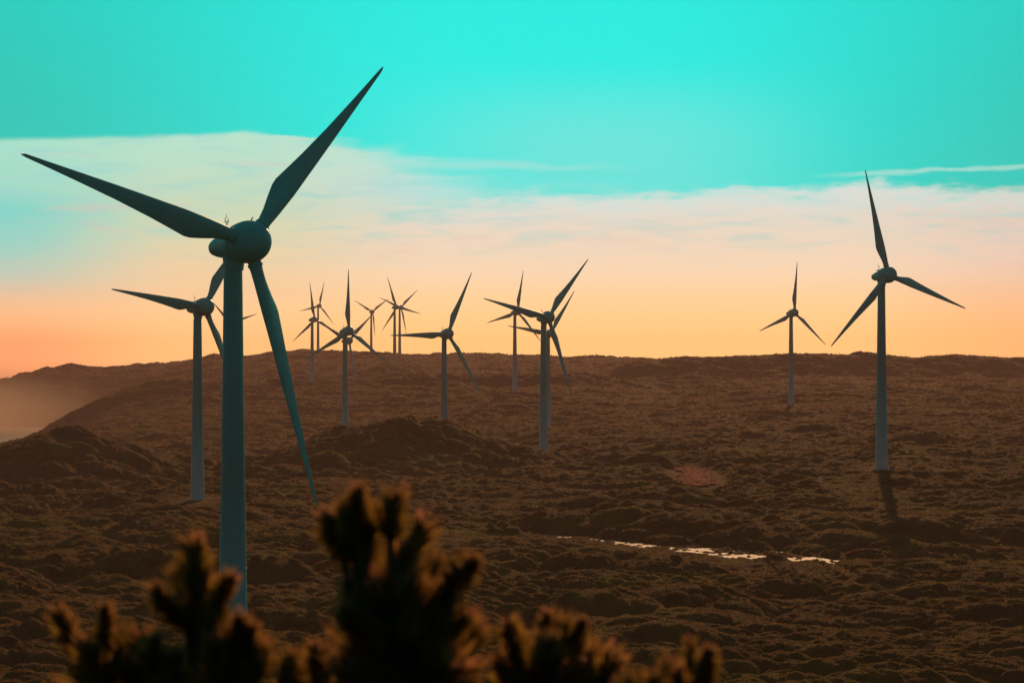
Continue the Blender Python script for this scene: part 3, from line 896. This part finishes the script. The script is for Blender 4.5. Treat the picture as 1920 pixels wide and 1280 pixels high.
def shrub(label, root_px, depth, fingers, flowers=()):
    base = at(root_px, HZ, depth); gz = float(ground_z(np.array([base.x]), np.array([depth]))[0])
    root = empty('shrub', (base.x, depth, gz))
    tag(root, label, 'shrub', 'woolly heath shrubs in the foreground')
    off = Vector((base.x, depth, gz))
    NV, NT_, stems = [], [], []
    trunk_top = Vector((0, 0, -gz - 0.95 * 1.0))
    stems.append(tube([(0, 0, -0.05), (0.01, 0.01, trunk_top.z * 0.5), trunk_top], [0.022, 0.018, 0.014], 8))
    P, Q, S, T = [], [], [], []
    for (tx, ty, bx_, by_, wpx) in fingers:
        dd = depth + random.uniform(-0.16, 0.16)
        tip = at(tx, ty, dd) - off
        bs_ = at(bx_, by_, depth + random.uniform(-0.08, 0.08)) - off
        w_ = wpx / F * depth * 1.25
        L = (tip - bs_).length
        bend = Vector((random.uniform(-1, 1), random.uniform(-1, 1), 0)) * L * 0.06
        mid = (tip + bs_) / 2 + bend
        low = Vector((bs_.x * 0.45, bs_.y * 0.45, (bs_.z + trunk_top.z) / 2))
        stems.append(tube([trunk_top, low, bs_, mid, tip * 0.93 + mid * 0.07], [0.010, 0.008, 0.006, 0.004, 0.0015], 6))
        n = int(420 * (L / 0.09) * (0.6 + w_ / 0.028) * 1.0)
        n = int(min(n, 3200) * 0.58)
        t = rng.random(n) ** 0.85
        ph_ = rng.random(n) * 2 * pi
        ax = np.array((1 - t)[:, None] ** 2 * np.array(bs_)[None] + 2 * (t * (1 - t))[:, None] * np.array(mid)[None] + (t ** 2)[:, None] * np.array(tip)[None])
        d = np.array((tip - bs_).normalized())
        a_ = np.cross(d, [0.3, 0.9, 0.2]); a_ /= np.linalg.norm(a_); b_ = np.cross(d, a_)
        rad = a_[None] * np.cos(ph_)[:, None] + b_[None] * np.sin(ph_)[:, None]
        # leaves lean forward; shorter reach at the rounded end
        reach = w_ * (0.55 + 0.85 * rng.random(n) ** 1.5) * np.sqrt(np.clip(1.05 - t ** 3, 0.05, 1))
        lean = 0.9 + 0.9 * rng.random(n) + 1.2 * t ** 3
        q = ax + rad * reach[:, None] + d[None] * (reach * lean)[:, None] - d[None] * w_ * 1.2
        p = ax + rad * (reach * 0.12)[:, None] - d[None] * w_ * 1.2
        P.append(p); Q.append(q); 
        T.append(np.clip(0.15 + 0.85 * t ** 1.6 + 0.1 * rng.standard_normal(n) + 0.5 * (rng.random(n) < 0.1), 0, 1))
    P = np.concatenate(P); Q = np.concatenate(Q); T = np.concatenate(T)
    n = len(P)
    dv = Q - P
    sd_ = np.cross(dv, rng.standard_normal((n, 3))); sd_ /= (np.linalg.norm(sd_, axis=1)[:, None] + 1e-9)
    wd = (0.0014 + 0.0010 * rng.random(n)) * np.where(rng.random(n) < 0.08, 2.2, 1.0)
    mdp = P + dv * 0.55
    V = np.stack([P, mdp + sd_ * wd[:, None], Q, mdp - sd_ * wd[:, None]], 1).reshape(-1, 3)
    me = bpy.data.meshes.new('foliage')
    me.vertices.add(n * 4); me.vertices.foreach_set('co', V.reshape(-1).astype(np.float32))
    me.loops.add(n * 4); me.loops.foreach_set('vertex_index', np.arange(n * 4, dtype=np.int32))
    me.polygons.add(n); me.polygons.foreach_set('loop_start', (np.arange(n) * 4).astype(np.int32))
    me.update(calc_edges=True)
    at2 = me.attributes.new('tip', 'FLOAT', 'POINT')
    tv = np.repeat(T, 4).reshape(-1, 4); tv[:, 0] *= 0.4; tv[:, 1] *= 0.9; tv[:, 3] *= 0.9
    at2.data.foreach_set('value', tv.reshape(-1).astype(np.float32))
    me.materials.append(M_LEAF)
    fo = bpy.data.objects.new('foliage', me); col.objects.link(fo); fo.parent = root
    v, f = join(*stems)
    mesh_obj('stem', v, f, M_BARK, root)
    for fx_, fy_ in flowers:
        c = at(fx_, fy_, depth - 0.10) - off
        pts = []
        for i in range(9):
            dr = Vector((random.uniform(-.5, .5), random.uniform(-.5, .5), 1)).normalized()
            pts.append(tube([c, c + dr * 0.008, c + dr * 0.015 + Vector((random.uniform(-.004, .004), 0, 0))], [0.001, 0.0022, 0.0006], 5))
        mesh_obj('flower', *join(*pts), M_FLOWER, root)

shrub('forked woolly shrub at lower left with one tall finger before the largest tower', 395, 4.0, [
    (358, 992, 372, 1110, 27), (328, 1052, 358, 1130, 20), (283, 1098, 350, 1165, 23), (442, 1070, 400, 1150, 20), (408, 1082, 385, 1135, 15),
    (385, 1110, 398, 1200, 30), (400, 1180, 402, 1300, 24), (455, 1152, 425, 1230, 24), (492, 1190, 470, 1290, 32), (395, 1216, 395, 1310, 22), (440, 1200, 430, 1290, 30), (475, 1165, 455, 1230, 18), (430, 1190, 420, 1260, 22)])
shrub('low spreading woolly shrub in the bottom left corner of the foreground', 190, 3.9, [
    (103, 1132, 150, 1230, 22), (196, 1130, 192, 1205, 18), (226, 1163, 215, 1240, 20), (268, 1168, 255, 1250, 26), (105, 1272, 130, 1340, 24),
    (180, 1195, 200, 1290, 24), (240, 1215, 270, 1310, 36), (330, 1245, 320, 1330, 34), (150, 1190, 190, 1280, 24), (290, 1190, 285, 1290, 28), (190, 1240, 230, 1320, 30), (130, 1230, 190, 1320, 20), (340, 1210, 320, 1300, 20)])
shrub('short woolly shrub tips between the two tallest foreground shrubs', 570, 4.1, [
    (543, 1212, 552, 1290, 20), (592, 1196, 594, 1290, 22), (613, 1232, 605, 1310, 20), (565, 1240, 575, 1320, 22), (528, 1250, 545, 1330, 18)])
shrub('tallest and bushiest foreground shrub, dark with pinkish tips, bottom centre', 740, 4.0, [
    (603, 952, 645, 1045, 24), (640, 926, 662, 1020, 21), (668, 906, 682, 1010, 26), (700, 942, 692, 1025, 23), (742, 906, 733, 985, 25), (806, 962, 768, 1045, 27),
    (772, 1000, 752, 1070, 22), (893, 1048, 855, 1090, 22), (868, 1042, 850, 1085, 20), (822, 1040, 790, 1115, 26), (852, 1085, 815, 1155, 26), (888, 1138, 830, 1195, 24),
    (908, 1168, 840, 1225, 26), (648, 1092, 695, 1150, 26), (636, 1135, 700, 1205, 28), (630, 1180, 705, 1260, 34), (700, 1035, 722, 1150, 44), (752, 1050, 742, 1170, 46),
    (660, 1010, 710, 1090, 34), (722, 1130, 740, 1260, 62), (795, 1130, 762, 1240, 54), (680, 1180, 715, 1290, 56), (800, 1200, 770, 1310, 60), (860, 1215, 800, 1300, 44),
    (740, 1200, 740, 1330, 70), (640, 1225, 680, 1310, 38), (850, 1255, 810, 1330, 40), (890, 1232, 850, 1300, 26), (780, 1080, 750, 1160, 36), (820, 1130, 780, 1200, 34)])
shrub('foreground shrub right of the tallest one, with two small red flowers', 1030, 4.0, [
    (950, 1152, 967, 1230, 20), (1026, 1142, 1022, 1230, 19), (1062, 1150, 1042, 1230, 24), (1096, 1160, 1080, 1215, 16), (982, 1185, 995, 1260, 22), (1132, 1206, 1095, 1275, 32),
    (1156, 1218, 1122, 1290, 26), (930, 1218, 952, 1290, 24), (1003, 1205, 1012, 1300, 36), (1070, 1225, 1060, 1310, 38), (1110, 1240, 1090, 1320, 34), (960, 1240, 985, 1320, 32), (1030, 1200, 1030, 1280, 32)],
    [(1085, 1172), (1096, 1247)])
shrub('faint low woolly shrub tips at the bottom, rightmost of the foreground shrubs', 1270, 3.7, [
    (1293, 1188, 1300, 1240, 13), (1330, 1216, 1318, 1280, 20), (1300, 1225, 1300, 1300, 26), (1252, 1226, 1262, 1290, 17), (1272, 1252, 1275, 1310, 22), (1182, 1258, 1205, 1320, 22), (1222, 1252, 1235, 1320, 18), (1325, 1255, 1315, 1320, 22), (1160, 1268, 1180, 1330, 20)])

# ------------------------------------------------------------------ air
def build_haze():
    m = bpy.data.materials.new('haze_air'); m.use_nodes = True
    t = m.node_tree; t.nodes.clear()
    v = t.nodes.new('ShaderNodeVolumePrincipled')
    v.inputs['Color'].default_value = (1.0, 0.52, 0.46, 1)
    v.inputs['Density'].default_value = 0.00010
    v.inputs['Anisotropy'].default_value = 0.0
    o = t.nodes.new('ShaderNodeOutputMaterial'); t.links.new(v.outputs[0], o.inputs['Volume'])
    x, y0, y1, z0, z1 = 2600, -150, 3750, -120, 128
    h = mesh_obj('haze', *box((0, (y0 + y1) / 2, (z0 + z1) / 2), (2 * x, y1 - y0, z1 - z0)), m, smooth=False)
    # sea spray hanging over the bay at the left
    m2 = bpy.data.materials.new('spray'); m2.use_nodes = True
    t2 = m2.node_tree; t2.nodes.clear()
    v2 = t2.nodes.new('ShaderNodeVolumePrincipled')
    v2.inputs['Color'].default_value = (1.0, 0.66, 0.48, 1)
    g2 = NT(t2)
    tc2 = g2.n('ShaderNodeTexCoord'); ln = g2.n('ShaderNodeVectorMath', operation='LENGTH'); g2.link(tc2.outputs['Object'], ln.inputs[0])
    g2.link(g2.math('MULTIPLY', g2.smooth(ln.outputs['Value'], 1.0, 0.1), 0.0042), v2.inputs['Density'])
    o2 = t2.nodes.new('ShaderNodeOutputMaterial'); t2.links.new(v2.outputs[0], o2.inputs['Volume'])
    V, Fc = lathe([(sin(pi * i / 24) if 0 < i < 24 else 0.001, -cos(pi * i / 24)) for i in range(25)], 40)
    mo = mesh_obj('sea_mist', V, Fc, m2)
    mo.location = (-650, 2520, -60); mo.scale = (300, 540, 80)
    tag(mo, 'pale peach mist over the bay at the left edge', 'mist', kind='stuff')
    tag(h, 'warm evening haze over the whole wind farm', 'haze', kind='stuff')
build_haze()
